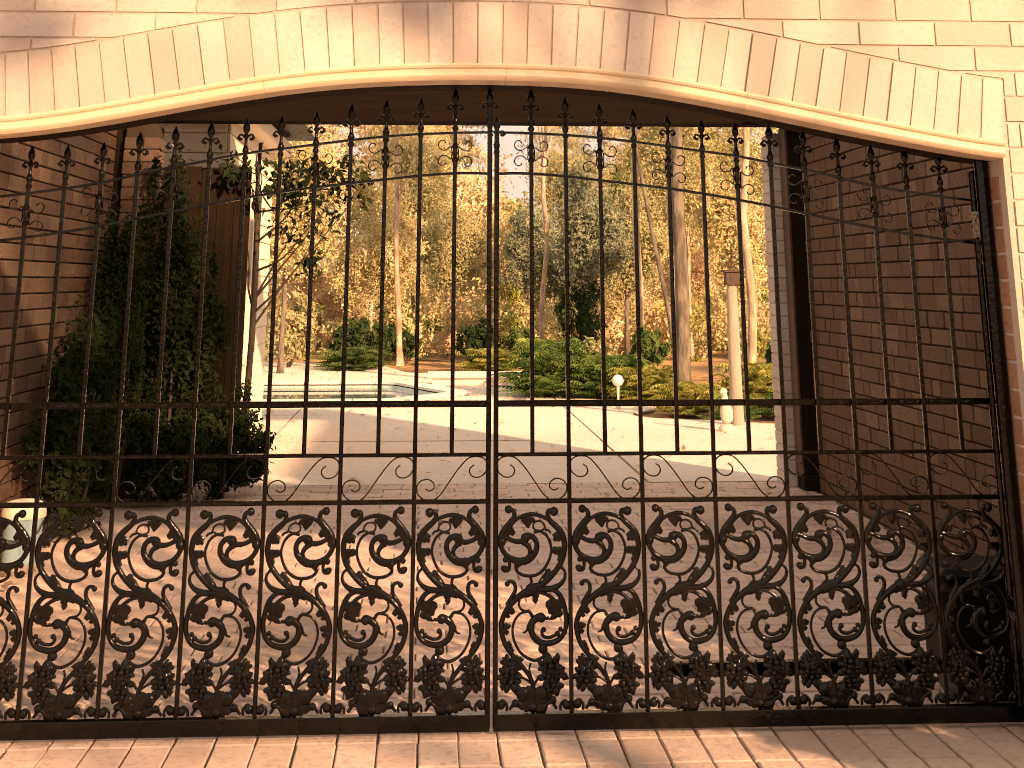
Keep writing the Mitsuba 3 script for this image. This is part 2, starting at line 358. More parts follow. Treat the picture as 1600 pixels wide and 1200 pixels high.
# jamb bricks on the reveal, right and left
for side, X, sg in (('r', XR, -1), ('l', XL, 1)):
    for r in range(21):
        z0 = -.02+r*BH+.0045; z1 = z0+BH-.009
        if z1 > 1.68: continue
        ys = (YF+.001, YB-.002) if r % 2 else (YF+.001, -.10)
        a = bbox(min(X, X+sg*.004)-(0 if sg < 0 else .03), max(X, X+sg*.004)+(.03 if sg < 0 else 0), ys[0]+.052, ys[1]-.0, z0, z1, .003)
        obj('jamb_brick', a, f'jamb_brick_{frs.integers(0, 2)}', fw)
# moulded timber casing: profile (inward from outer edge, projection)
prof = [(CASE, .000), (CASE, .020), (CASE-.008, .027), (CASE-.015, .024), (CASE-.019, .016), (CASE-.027, .016), (CASE-.030, .022), (.012, .025), (.004, .022), (-.004, .012), (-.004, -.10), (CASE-.004, -.10)]
for a_, b_ in ((0, 24), (24, 45), (45, 66), (66, 89)):
    ids = np.arange(a_, b_+1); tt = ids.astype(float); tt[0] += .012; tt[-1] -= .012
    g1 = lambda arr: np.interp(tt, np.arange(len(ax)), arr)
    X_, Z_, NX, NZ = g1(ax), g1(az), g1(nx), g1(nz); wob = .0006*np.sin(tt*1.7)
    V = np.zeros((len(ids), len(prof), 3))
    for q_, (o, pr) in enumerate(prof):
        V[:, q_, 0] = X_+NX*o; V[:, q_, 2] = Z_+NZ*o; V[:, q_, 1] = YF-pr+wob
    obj('arch_moulding', tube_mesh(V[:, ::-1]), 'trim_paint', fw, smooth=35)
obj('arch_soffit', extr(Polygon(list(zip(ax, az-.003))+list(zip(ax[::-1], az[::-1]+.012))), YF+.10, YB+.004), 'dark_wood', fw)

# ------------------------------------------------------------------ side walls of the court
def side_wall(X, sgn, label, y0=.05, y1=5.1, H=2.72, near=lambda y, z: 0):
    w = thing('court_wall', label, 'wall')
    xa, xb = (X+.011, X+.24) if sgn > 0 else (X-.24, X-.011)
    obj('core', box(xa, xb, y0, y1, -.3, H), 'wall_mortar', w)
    rs = np.random.default_rng(5 if sgn > 0 else 6); lst = []
    for r in range(int(H/BH)):
        z0 = r*BH+.004; y = y0+.002; k = r % 2
        y = y0+.002-(.09 if r % 2 else 0)
        while y < y1-.03:
            Lb = .254 if rs.random() < .55 else .125
            a, b = max(y, y0+.002)+.0045, min(y+Lb, y1-.002)-.0045
            if b-a > .02: lst.append((a, b, z0, z0+BH-.009))
            y += Lb
    lst.sort(key=lambda q: near((q[0]+q[1])/2, (q[2]+q[3])/2))
    rest = []
    for i, (a, b, c, d_) in enumerate(lst):
        o = abs(rs.normal(0, .004))
        m = bbox(X-o, X+.03, a, b, c, d_, .003) if sgn > 0 else bbox(X-.03, X+o, a, b, c, d_, .003)
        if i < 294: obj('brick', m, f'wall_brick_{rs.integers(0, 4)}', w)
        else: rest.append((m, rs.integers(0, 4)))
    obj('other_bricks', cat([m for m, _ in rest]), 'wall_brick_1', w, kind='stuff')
    return w
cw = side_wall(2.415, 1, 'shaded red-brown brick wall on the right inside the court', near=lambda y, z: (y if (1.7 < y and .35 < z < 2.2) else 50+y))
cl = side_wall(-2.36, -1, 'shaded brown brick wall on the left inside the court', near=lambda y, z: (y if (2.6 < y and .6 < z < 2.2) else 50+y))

# far portal: posts, brick piers and header beam
def portal_post(x0, x1, label):
    p = thing('portal_post', label, 'post')
    obj('shaft', bbox(x0, x1, 5.12, 5.28, .10, 2.39, .006), 'dark_wood', p)
    obj('base', bbox(x0-.012, x1+.012, 5.105, 5.295, 0, .10, .008), 'dark_wood', p)
    obj('edge_board', bbox(x0-.018, x0-.001, 5.115, 5.285, .101, 2.388, .003), 'brown_wood', p)
portal_post(2.325, 2.50, 'dark brown timber post at the far right end of the court')
portal_post(-2.50, -2.30, 'dark brown timber post at the far left end of the court')
def pier(x0, x1, y0, y1, H, label, mats):
    p = thing('brick_pier', label, 'pier')
    obj('core', box(x0+.006, x1-.006, y0+.006, y1-.006, -.2, H), mats[0], p)
    rs = np.random.default_rng(int(abs(x0*100)))
    for r in range(int(H/BH)):
        z0 = r*BH+.004; z1 = z0+BH-.009; o = abs(rs.normal(0, .002))
        if r % 2: cells = [(x0, x1, y0, y1)]
        else:
            xm = x0+(x1-x0)*rs.uniform(.4, .6); cells = [(x0, xm-.004, y0, y1), (xm+.004, x1, y0, y1)]
        for (a, b, c, d_) in cells:
            obj('brick', bbox(a-o, b+o if b == x1 else b, c-o, d_, z0, z1, .003), f'{mats[1]}_{rs.integers(0, mats[2])}', p)
pier(2.255, 2.41, 5.30, 5.62, 2.36, 'narrow tan brick pier behind the right timber post', ('front_mortar', 'front_brick', 5))
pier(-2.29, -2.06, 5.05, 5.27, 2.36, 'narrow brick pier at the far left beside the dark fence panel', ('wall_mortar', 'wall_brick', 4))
hb = thing('header_beam', 'dark brown timber beam spanning the far end of the court', 'beam')
obj('girder', bbox(-2.6, 2.6, 5.06, 5.30, 2.40, 2.86, .006), 'beam_wood', hb)
obj('fascia_board', bbox(-2.6, 2.6, 5.035, 5.058, 2.392, 2.70, .004), 'beam_wood', hb)
del_keys = []

# ------------------------------------------------------------------ gate
PK, C0 = .118, .012
XR1 = [0, .25, .37, .49, .6, .72, .84, .955, 1.07, 1.19, 1.30, 1.43, 1.56, 1.66]
R1 = [1.82, 1.812, 1.803, 1.79, 1.776, 1.76, 1.744, 1.722, 1.70, 1.675, 1.649, 1.627, 1.609, 1.598]
R2 = [1.68, 1.673, 1.66, 1.647, 1.634, 1.617, 1.597, 1.576, 1.553, 1.529, 1.507, 1.485, 1.467, 1.455]
TX = [0, .125, .245, .37, .49, .61, .725, .84, .96, 1.07, 1.19, 1.30, 1.43, 1.555]
TZ = [1.972, 1.966, 1.942, 1.925, 1.908, 1.886, 1.874, 1.862, 1.848, 1.83, 1.808, 1.784, 1.774, 1.766]
r1s, r2s = CubicSpline(XR1, R1), CubicSpline(XR1, R2)
ZM, ZA, ZB, ZLOW = .949, .797, .659, .06

# finial, 0 at its collar, tip at .125
def finial_mesh():
    bud = lathe([(.0015, .126), (.004, .121), (.009, .110), (.0125, .098), (.0115, .086), (.006, .076), (.004, .072)], 10); bud.apply_scale((1, .75, 1))
    ms = [bud, lathe([(.004, .075), (.0085, .071), (.0085, .066), (.004, .062)], 10),
          lathe([(.004, .064), (.0055, .050), (.0050, .040), (.0075, .030), (.0115, .020), (.0095, .008), (.006, .002), (.0105, -.002), (.0105, -.009), (.0075, -.014)], 10)]
    for sg in (-1, 1):
        c = spline([(0, .055), (.008*sg, .066), (.018*sg, .072), (.0245*sg, .066), (.0245*sg, .057), (.019*sg, .053), (.016*sg, .058)], 5)
        ms.append(sweep2(c, np.linspace(.008, .005, len(c)), .008, 7)); ms.append(ball((.0255*sg, 0, .061), .0062))
        ms.append(ball((.016*sg, 0, .057), .005)); 
    ms.append(ball((0, -.007, .060), .0055)); ms.append(ball((0, .007, .060), .0055))
    return cat(ms)
FIN = mikit.ply(finial_mesh(), 'iron_paint', smooth=50)
def collar(z, r=.0115, h=.012): return lathe([(.005, z-h), (r*.8, z-h*.6), (r, z), (r*.8, z+h*.6), (.005, z+h)], 10)
def ccurl(sg, zlo, zhi):
    """C-scroll with its back against the picket; curls at both ends"""
    zm = (zlo+zhi)/2
    r = .023
    cx = .040
    top = []
    zt = zhi-.032
    for a in np.linspace(-520, -180-30, 26):
        t = (a+520)/310; rr = .007+(.0235-.007)*t**.8
        top.append((cx+rr*math.cos(math.radians(-a)), zt+rr*math.sin(math.radians(-a))*1.0))
    top = np.array(top)
    # mirror so that the spiral opens towards the picket at its foot
    k = np.array([(.0065, zm)])
    up = np.vstack([top, [(.0125, zt-.010)], k])
    dn = up[::-1].copy(); dn[:, 1] = 2*zm-dn[:, 1]
    p = np.vstack([up, dn[1:]])
    p = spline(p[::2], 4); p[:, 0] *= sg
    return sweep2(p, .0042, .009, 6)
def SB(pts):  # band scroll, px of the close-up -> panel local
    p = np.array(pts, float); return np.stack([(p[:, 0]-525)/465*.236, ZA-(p[:, 1]-85)/293*(ZA-ZB)], 1)
BAND = spline(SB([(900,150),(876,170),(872,198),(892,224),(930,228),(966,205),(984,162),(970,118),(925,97),(865,108),(805,170),(740,262),(690,335),(645,368),(590,366),(550,335),(540,288),(565,250),(610,240),(644,262),(648,295),(620,312),(594,300)]), 5)
bw = np.full(len(BAND), .0046)
BANDM = sweep2(BAND, bw, .010, 6)

# cast panel, drawn in pixels of two close-ups of the left leaf's last panel
def A(p): p = np.array(p, float); x = 640+p[:, 0]/5.714; y = 760+p[:, 1]/5.714; return np.stack([(x-648)/117*.236, ZB-(y-783.7)*.001793], 1)
def B(p): p = np.array(p, float); x = 640+p[:, 0]/5.218; y = 900+p[:, 1]/5.218; return np.stack([(x-648)/117*.236, ZB-(y-783.7)*.001793], 1)
SC = .236/117/5.45*1.14
def stroke(fn, pts, w, dep=None, n=5):
    pts = list(pts); p = spline(fn(pts), n); ww = np.interp(np.linspace(0, 1, len(p)), np.linspace(0, 1, len(w)), w)*SC if np.ndim(w) else np.full(len(p), w*SC)
    return sweep2(p, ww, np.clip(ww*.9, .006, .014) if dep is None else dep, 8)
def nub(fn, pt, r, sc=(1, .7, 1)):
    q = fn([pt])[0]; return ball((q[0], 0, q[1]), r*SC, 1, sc)
def leaflet(fn, a, b, w):
    """pointed acanthus leaf from a to b"""
    p = fn([a, b]); t = np.linspace(0, 1, 7)[:, None]; q = p[0]*(1-t)+p[1]*t
    n = np.array([-(p[1]-p[0])[1], (p[1]-p[0])[0]]); n /= np.linalg.norm(n)
    q = q+n*np.sin(t*np.pi)*w*SC*.15
    ww = np.array([.7, 1.15, 1.2, .9, 1.05, .6, .1])*w*SC
    return sweep2(q, ww, np.array([.010, .012, .011, .010, .009, .007, .003]), 6)
def flower(fn, c, r, rot=0, k=6):
    q = fn([c])[0]; ms = [ball((q[0], -.004, q[1]), r*.36*SC, 1)]
    for i in range(k):
        a = rot+i*2*np.pi/k; rr = r*SC*1.12
        m = ball((0, 0, 0), 1.0, 1, (rr*.5, .005, rr*.30)); m.apply_transform(trimesh.transformations.rotation_matrix(-a, (0, 1, 0)))
        m.apply_transform(trimesh.transformations.rotation_matrix(.35*math.sin(3*a), (1, 0, 0)))
        m.apply_translation((q[0]+math.cos(a)*rr*.6, -.001+.003*math.cos(2*a), q[1]+math.sin(a)*rr*.6)); ms.append(m)
    return ms
upper = [
 stroke(A, [(590,222),(556,228),(545,280),(575,335),(610,395),(640,450),(668,510),(662,565),(630,625),(580,668),(510,695),(445,690),(388,652),(348,592),(346,525),(378,475),(430,462),(466,490)], [30,34,38,52,72,80,56,40,38,44,56,60,56,44,40,44,50,44]),
 stroke(A, [(470,520),(432,545),(405,590),(412,640),(440,668)], [44,40,34,30,30]),
 stroke(A, [(450,500),(505,515),(560,505),(610,480),(655,470)], [40,40,34,36,50]),
 nub(A, (598,215), 30), nub(A, (445,480), 36), nub(A, (660,515), 34),
 stroke(A, [(200,240),(236,230),(244,275),(222,325),(170,375),(118,440),(96,520),(96,600),(118,690),(165,772),(230,850),(310,920),(372,966),(452,990)], [34,34,36,42,48,50,46,44,42,42,44,46,56,66]),
 nub(A, (188,238), 34),
 stroke(A, [(215,335),(270,295),(340,268),(400,263),(470,278),(530,312),(585,372)], [26,28,30,34,30,28,30]),
 leaflet(A, (410,275), (418,392), 62), leaflet(A, (365,300), (395,345), 34), leaflet(A, (470,295), (440,350), 34),
 stroke(A, [(372,432),(310,422),(252,466),(220,540),(214,610),(240,700),(290,780),(366,826),(450,826),(508,800),(530,762),(508,728)], [22,22,22,22,20,22,24,24,24,24,26,34]),
 stroke(A, [(265,395),(285,345),(330,325),(370,345),(370,395),(320,415),(265,395)], 15),
 stroke(A, [(408,828),(392,880),(402,935)], 22), 
 stroke(A, [(590,690),(588,740),(600,778),(640,780),(654,752),(634,744)], [30,26,24,24,22,24]), nub(A, (630,765), 26),
 stroke(A, [(505,700),(500,740)], 30), nub(A, (520,712), 26), nub(A, (625,680), 22),
 stroke(A, [(130,752),(96,790),(94,850),(130,905),(190,940),(260,952),(345,950)], [20,22,26,34,44,44,34]),
 stroke(A, [(255,790),(300,850),(330,900)], 14),
 leaflet(A, (120,500), (205,455), 60), leaflet(A, (105,620), (222,606), 64), leaflet(A, (150,700), (140,640), 30), leaflet(A, (225,840), (270,780), 60), leaflet(A, (250,870), (300,830), 40), leaflet(A, (165,470), (180,520), 34),
 leaflet(A, (590,400), (535,428), 60), leaflet(A, (620,360), (565,415), 46),leaflet(A, (560,330), (590,350), 44), leaflet(A, (350,960), (440,930), 44),
 stroke(A, [(215,440),(235,415),(270,405)], 18),
]
lower = [
 stroke(B, [(283,110),(345,132),(420,172),(490,222),(552,292),(590,368),(605,440),(592,530),(560,610),(502,690),(442,760),(388,830),(352,905),(348,1000),(350,1125)], [56,64,56,44,40,40,42,40,38,36,34,32,34,46,60]),
 stroke(B, [(545,98),(552,80),(522,72),(496,95),(492,150),(520,205),(560,270)], [24,26,26,30,30,34,34]), nub(B, (556,92), 20),
 stroke(B, [(330,150),(260,135),(190,142),(140,175),(108,232),(86,310),(76,395),(88,480),(132,548),(196,578),(268,582),(328,545),(360,485),(362,425),(330,385),(285,362),(262,368)], [40,34,34,38,44,40,36,36,38,42,46,48,50,52,54,54,40]),
 stroke(B, [(345,160),(262,172),(196,210),(158,270),(140,330)], [34,26,30,48,30]),
 nub(B, (280,375), 34), leaflet(B, (180,230), (150,345), 110), leaflet(B, (110,270), (205,310), 80), leaflet(B, (105,330), (215,395), 46),
 stroke(B, [(215,372),(235,380),(262,368)], 24),
 stroke(B, [(265,470),(276,500),(255,530),(210,535),(165,515)], [30,26,24,24,26]), nub(B, (262,472), 20), nub(B, (150,505), 20), nub(B, (125,470), 18),
 stroke(B, [(455,222),(462,262),(445,300),(410,318),(375,325),(352,362)], [18,18,18,20,22,30]),
 stroke(B, [(395,322),(450,338),(492,388),(512,455),(506,535),(472,620),(420,682),(345,718),(285,704),(246,664),(246,620),(270,588)], [18,18,19,20,20,20,22,24,24,24,26,34]),
 nub(B, (270,628), 34), stroke(B, [(385,430),(400,480),(432,495)], [24,18,12]),
 leaflet(B, (320,165), (322,262), 50), leaflet(B, (300,180), (335,220), 34),
 leaflet(B, (545,290), (490,322), 56), leaflet(B, (575,330), (530,360), 40), leaflet(B, (585,430), (525,432), 46), leaflet(B, (590,470), (540,485), 44), leaflet(B, (565,575), (515,592), 56), leaflet(B, (535,620), (500,640), 40), leaflet(B, (500,690), (420,712), 44),
 leaflet(B, (300,130), (405,118), 50), leaflet(B, (260,150), (230,110), 40),
]
fl = [
 stroke(B, [(366,740),(378,790),(362,850),(350,900)], 16), stroke(B, [(300,850),(322,885),(348,925)], 20), stroke(B, [(450,850),(405,872),(362,905)], 18),
 stroke(B, [(250,960),(300,1020),(345,1080)], 24), stroke(B, [(450,990),(400,1040),(355,1085)], 24),
 nub(B, (268,990), 44, (1, .4, 1)), nub(B, (428,990), 52, (1, .4, 1)), nub(B, (190,1040), 28),
 leaflet(B, (350,1060), (215,985), 80), leaflet(B, (350,1060), (500,975), 90), leaflet(B, (330,1100), (230,1080), 70), leaflet(B, (370,1100), (480,1085), 70), leaflet(B, (268,1010), (200,930), 60), leaflet(B, (428,1010), (505,920), 60), leaflet(B, (350,1000), (300,930), 60), leaflet(B, (350,1000), (405,930), 60), nub(B, (80,1080), 32), nub(B, (605,1072), 32), nub(B, (350,1095), 36), nub(B, (490,1060), 28),
 stroke(B, [(60,1110),(85,1048),(125,1070),(130,1120)], [20,24,22,20]), stroke(B, [(640,1110),(600,1040),(560,1070),(560,1120)], [20,24,22,20]),
 stroke(B, [(160,1110),(205,1050),(265,1100)], [20,30,20]), stroke(B, [(420,1100),(480,1050),(540,1110)], [20,30,20]),
 leaflet(B, (170,740), (150,660), 44), leaflet(B, (140,800), (60,870), 60), leaflet(B, (150,900), (140,985), 56), leaflet(B, (560,760), (595,690), 46), leaflet(B, (570,870), (595,965), 46),
]
for c, r, o in (((205,765),78,.2), ((155,815),56,.6), ((225,850),72,.9), ((185,920),66,.1), ((250,760),52,.5), ((225,960),60,.3)): fl += flower(B, c, r, o)
for c, r, o in (((540,745),58,.2), ((515,810),70,.5), ((565,840),60,.8), ((530,890),66,.0), ((490,770),40,.4)): fl += flower(B, c, r, o)
UPM, LOM, FLM = (cat(x) for x in (upper, lower, fl))
def flipx(m): m = m.copy(); m.vertices[:, 0] *= -1; m.invert(); return m
CAST = {s_: [mikit.ply(m if s_ < 0 else flipx(m), 'iron_paint', smooth=50) for m in (UPM, LOM, FLM, BANDM)] for s_ in (-1, 1)}

GLABEL = {-1: 'left leaf of the ornate black iron driveway gate', 1: 'right leaf of the ornate black iron driveway gate, hinged to the right post'}
PG, BEAD = .0135, .010
def bar(x, z0, z1, w=PG):
    return bbox(x-w/2, x+w/2, -w/2, w/2, z0, z1, .002)
for sg in (-1, 1):
    g = thing('driveway_gate', GLABEL[sg], 'gate', 'pair of ornate iron gate leaves')
    xe = C0+14*PK
    cx = np.linspace(C0-.005, xe, 70)
    for nm, f, h in (('top_rail', r1s, .011), ('arched_rail', r2s, .012)):
        obj(nm, sweep2(np.stack([cx*sg, f(cx)], 1), h, .022, 4), 'iron_paint', g, smooth=30)
    def hb_(nm, z, h, dy, yo=0.0, m='iron_paint'):
        a, b = sorted((sg*(C0-.006), sg*(xe+.004))); obj(nm, bbox(a, b, yo-dy/2, yo+dy/2, z-h/2, z+h/2, .002), m, g)
    hb_('middle_rail', ZM, .020, .012, .0135)
    hb_('band_rail', ZA, .011, .020); hb_('panel_rail', ZB, .014, .022); hb_('bottom_rail', .037, .046, .034)
    # centre and hinge stiles
    st = obj('meeting_stile', bar(sg*C0, .02, 1.955 if sg < 0 else 1.845, .016), 'iron_paint', g)
    put('finial', FIN, T().translate([sg*C0, 0, 1.848 if sg < 0 else 1.76]).scale([1, 1, 1 if sg < 0 else .9]), st)
    obj('hinge_stile', lathe([(.004, 1.70), (.012, 1.697), (.0155, 1.690), (.0155, .02)], 14, (sg*xe, 0, 0)), 'iron_paint', g, smooth=40)
    for i in range(1, 14):
        x = C0+i*PK; tz = float(np.interp(x, TX, TZ)); zb = ZA if i % 2 else .06
        p = obj('picket', cat([bar(sg*x, zb, tz-.118)]+([collar(float(r1s(x))-.045).apply_translation((sg*x, 0, 0)), collar(float(r2s(x))+.045).apply_translation((sg*x, 0, 0)), lathe([(.006, float(r2s(x))+.05), (.0095, (float(r1s(x))+float(r2s(x)))/2), (.006, float(r1s(x))-.05)], 8, (sg*x, 0, 0))] if i % 2 else [])), 'iron_paint', g, smooth=30)
        put('finial', FIN, T().translate([sg*x, 0, tz-.126]).rotate([0, 0, 1], float(R.uniform(-12, 12))).scale([1.0+R.uniform(-.05, .05)]*3), p)
        if i % 2:
            for s2 in (-1, 1):
                zl, zh = float(r2s(x+s2*.04))+.006, float(r1s(x+s2*.04))-.006
                m = ccurl(s2, zl, zh); m.apply_translation((sg*x, 0, 0)); obj('curl', m, 'iron_paint', g, smooth=50)
    for k in range(7):
        x0 = sg*(C0+2*k*PK) if sg > 0 else -(C0+(2*k+2)*PK)
        if sg > 0: x0 = C0+(2*k+2)*PK   # mirrored mesh runs towards -x
        tw = T().translate([x0, 0, 0])
        c_ = CAST[sg]
        pn = put('cast_panel', c_[0], tw, g); put('lower_scroll', c_[1], tw, pn); put('flower_cluster', c_[2], tw, pn)
        put('band_scroll', c_[3], tw, g)
# hinge post, hinges, lower stop post
hp = thing('gate_post', 'tall round black steel post at the right jamb holding the gate hinge', 'post')
obj('pole', lathe([(.003, 1.742), (.018, 1.738), (.023, 1.728), (.023, 0)], 18, (1.662, -.085, 0)), 'iron_paint', hp, smooth=40)
hg = obj('hinge', bbox(1.645, 1.680, -.085, .0, 1.47, 1.56, .004), 'iron_paint', hp)
obj('barrel', lathe([(.002, 1.475), (.018, 1.47), (.020, 1.455), (.020, 1.40), (.016, 1.385), (.002, 1.38)], 14, (1.672, -.035, 0)), 'iron_paint', hg, smooth=40)
h2 = obj('hinge', bbox(1.645, 1.680, -.085, .0, .30, .37, .004), 'iron_paint', hp)
sp_ = thing('stop_post', 'short round-topped black post against the inside of the right jamb', 'post')
obj('pole', lathe([(.002, .885), (.012, .88), (.022, .865), (.027, .84), (.027, 0)], 16, (1.715, .09, 0)), 'iron_paint', sp_, smooth=40)
lp = thing('gate_post', 'round black steel post at the left jamb holding the left gate leaf', 'post')
obj('pole', lathe([(.003, 1.77), (.018, 1.765), (.023, 1.755), (.023, 0)], 18, (-1.70, .06, 0)), 'iron_paint', lp, smooth=40)
obj('hinge', bbox(-1.70, -1.665, .0, .06, 1.47, 1.56, .004), 'iron_paint', lp)

# gate operator with its arm behind the right leaf
go = thing('gate_opener', 'black gate opener box and long arm behind the right gate leaf', 'gate opener')
obj('housing', bbox(1.53, 1.88, .24, .50, .08, .36, .03), 'black_plastic', go)
obj('lid', bbox(1.52, 1.89, .23, .51, .361, .40, .02), 'black_plastic', go)
obj('foot', bbox(1.56, 1.85, .26, .48, 0, .08, .01), 'iron_paint', go)
arm = obj('arm', bbox(.52, 1.62, .085, .125, .128, .168, .005), 'iron_paint', go)
obj('bracket', bbox(.53, .57, .02, .085, .12, .175, .004), 'iron_paint', arm)
obj('elbow', bbox(1.60, 1.66, .10, .30, .13, .166, .005), 'iron_paint', arm)

# ------------------------------------------------------------------ left side: fence panel, house, bin, small tree, shrubs
fp = thing('fence_panel', 'dark brown board fence panel left of the drive behind the portal', 'fence')
x = -2.42
while x < -1.56:
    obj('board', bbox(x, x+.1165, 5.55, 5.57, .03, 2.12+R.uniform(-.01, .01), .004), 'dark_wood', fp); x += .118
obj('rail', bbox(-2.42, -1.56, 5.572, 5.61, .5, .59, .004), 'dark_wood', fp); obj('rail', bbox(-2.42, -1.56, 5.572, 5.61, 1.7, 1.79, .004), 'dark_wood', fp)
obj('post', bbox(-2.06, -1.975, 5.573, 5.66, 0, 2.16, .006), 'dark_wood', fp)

ho = thing('cream_house', 'cream clapboard house with white eaves left of the drive', 'house')
HX, HY0, HY1, HZ = -1.72, 6.1, 9.3, 2.52
obj('wall', box(-7, HX-.02, HY0, HY1, -.2, HZ), 'cream_wall', ho)
for i in range(17):
    z = i*.148+.05
    m = bbox(HX-.022, HX, HY0-.01, HY1+.01, z, z+.143, .003); v = m.vertices; v[:, 0] += (z+.143-v[:, 2])*.06; m.vertices = v
    kx = obj('clapboard', m, 'cream_wall', ho)
for i in range(17):
    z = i*.148+.05
    m = bbox(-7, HX-.022, HY0-.022, HY0, z, z+.143, .003); v = m.vertices; v[:, 1] -= (z+.143-v[:, 2])*.06; m.vertices = v
    obj('clapboard', m, 'cream_wall', ho)
ew = obj('eaves', bbox(-7.2, HX+.16, HY0-.16, HY1+.1, HZ, HZ+.12, .01), 'cream_paint', ho)
rf = obj('roof', trimesh.convex.convex_hull(np.array([(-7.3, HY0-.4, HZ+.17), (HX+.4, HY0-.4, HZ+.17), (-7.3, HY1+.3, HZ+.17), (HX+.4, HY1+.3, HZ+.17), (-7.3, (HY0+HY1)/2, HZ+1.0), (HX-.9, (HY0+HY1)/2, HZ+1.0)])), 'dark_paint', ho)
wn = obj('window', cat([box(HX+.012, HX+.04, 6.75, 6.82, .75, 2.05), box(HX+.012, HX+.04, 7.55, 7.62, .75, 2.05), box(HX+.012, HX+.041, 6.75, 7.62, 2.05, 2.13), box(HX+.012, HX+.05, 6.70, 7.67, .69, .75)]), 'cream_paint', ho)
obj('muntin', box(HX+.013, HX+.03, 6.82, 7.55, 1.37, 1.42), 'dark_paint', wn)
obj('pane', box(HX+.010, HX+.016, 6.82, 7.55, .75, 1.37), 'blind', wn)
obj('pane', box(HX+.010, HX+.016, 6.82, 7.55, 1.42, 2.05), 'blind', wn)
obj('shutter', bbox(HX+.013, HX+.045, 7.64, 8.05, .75, 2.1, .004), 'dark_paint', ho)

bn = thing('bucket', 'pale blue bucket with a cream lid by the left court wall', 'bucket')
obj('body', lathe([(.001, 0), (.082, 0), (.086, .01), (.098, .19), (.101, .20), (.101, .207), (.001, .207)], 24, (-2.20, 2.9, .0)), 'pale_blue', bn, smooth=30)
obj('lid', lathe([(.001, .29), (.045, .288), (.085, .277), (.104, .255), (.109, .23), (.109, .208), (.001, .208)], 24, (-2.20, 2.9, .0)), 'cream_paint', bn, smooth=40)
obj('handle', tube3(spline([(-2.302, 2.9, .19), (-2.29, 2.80, .14), (-2.20, 2.785, .115), (-2.11, 2.80, .14), (-2.098, 2.9, .19)], 6), .004, 6), 'dark_paint', bn, smooth=50)

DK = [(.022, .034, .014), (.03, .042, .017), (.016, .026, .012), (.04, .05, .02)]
DKG = [(.05, .085, .035), (.07, .11, .04), (.035, .065, .028), (.09, .12, .05)]
GR = [(.09, .15, .045), (.13, .19, .055), (.06, .11, .035), (.18, .24, .075)]
FERN = [(.11, .20, .055), (.15, .24, .06), (.08, .15, .045), (.24, .31, .09)]
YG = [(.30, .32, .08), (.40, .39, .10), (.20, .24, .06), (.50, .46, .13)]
GOLD = [(.68, .58, .31), (.74, .65, .38), (.58, .49, .24), (.78, .70, .46), (.46, .42, .19)]
OLV = [(.44, .42, .22), (.52, .48, .26), (.34, .34, .18), (.62, .55, .32)]
BLU = [(.24, .28, .20), (.30, .33, .23), (.17, .21, .15), (.38, .38, .26)]
ORG = [(.60, .43, .25), (.68, .51, .31), (.50, .35, .19), (.72, .59, .38)]
PAL = [(.68, .60, .40), (.74, .66, .47), (.58, .50, .31), (.77, .70, .53)]

def shrub(name, label, cat_, c, r, n, size, pal, stems=5, group=None, seed=0):
    rs = np.random.default_rng(100+seed); t = thing(name, label, cat_, group)
    bl = [(c[0], c[1], c[2]+r[2]*.95, r[0]*.8, r[1]*.8, r[2]*.85)]
    for i in range(5):
        a = rs.uniform(0, 6.28); bl.append((c[0]+r[0]*.5*math.cos(a), c[1]+r[1]*.5*math.sin(a), c[2]+r[2]*rs.uniform(.5, 1.5), r[0]*.5, r[1]*.5, r[2]*.5))
    m, col = crown_mesh(bl, n, size, pal, rs); obj('foliage', m, 'leaf', t, color=col)
    ms = []
    for i in range(stems):
        a = rs.uniform(0, 6.28); e = np.array([c[0]+r[0]*.5*math.cos(a), c[1]+r[1]*.5*math.sin(a), c[2]+r[2]*1.2])
        b = np.array([c[0]+.1*r[0]*math.cos(a), c[1]+.1*r[1]*math.sin(a), c[2]-.03]); q = (b+e)/2+rs.normal(0, .03, 3)
        ms.append(tube3(spline([b, q, e], 5), np.linspace(.014, .004, 11)*max(1, r[2]), 5))
    obj('stem', cat(ms), 'bark_dark', t)
    return t
def fern(name, label, cat_, c, R_, h, nf, pal, group=None, seed=0, lw=.05):
    """clump of arching fronds with paired leaflets"""
    rs = np.random.default_rng(300+seed); t = thing(name, label, cat_, group); V, F, C, k = [], [], [], 0; stems = []
    for i in range(nf):
        a = rs.uniform(0, 6.28); low = rs.uniform() < .4; rad = R_*(rs.uniform(.7, 1.08) if low else rs.uniform(.35, 1)); hh = h*(rs.uniform(.12, .5) if low else rs.uniform(.6, 1.15)); o = np.array([c[0], c[1], c[2]])+np.append(rs.normal(0, R_*.16, 2), 0)
        dirv = np.array([math.cos(a), math.sin(a), 0]); s_ = np.linspace(0, 1, 15)[:, None]
        p = o+dirv*rad*s_**1.2+np.array([0, 0, 1.])*hh*(1.9*s_-1.15*s_**2.3)
        if i < 30: stems.append(tube3(p[::2], np.linspace(.006, .002, 8), 4))
        col = tints(1, pal, rs)[0]; side = np.cross(dirv, [0, 0, 1])
        for j in range(1, 15):
            wv = 1.35*lw*(1+R_)*math.sin(math.pi*(j/15)**.8)*rs.uniform(.8, 1.2)+.012
            for sg in (-1, 1):
                b = p[j]; tip = b+side*sg*wv+(p[min(j+1, 14)]-p[j-1])*.55-np.array([0, 0, wv*.35]); mid = (b+tip)/2+np.array([0, 0, .15*wv]); e = (p[j]-p[j-1])*.3
                V += [b, mid+e, tip, mid-e]; F += [[k, k+1, k+2], [k, k+2, k+3]]; C += [col*rs.uniform(.8, 1.2)]*4; k += 4
    obj('frond', (np.array(V), np.array(F)), 'leaf', t, color=np.clip(np.array(C), 0, .9)); obj('stem', cat(stems), 'bark_dark', t)
    return t

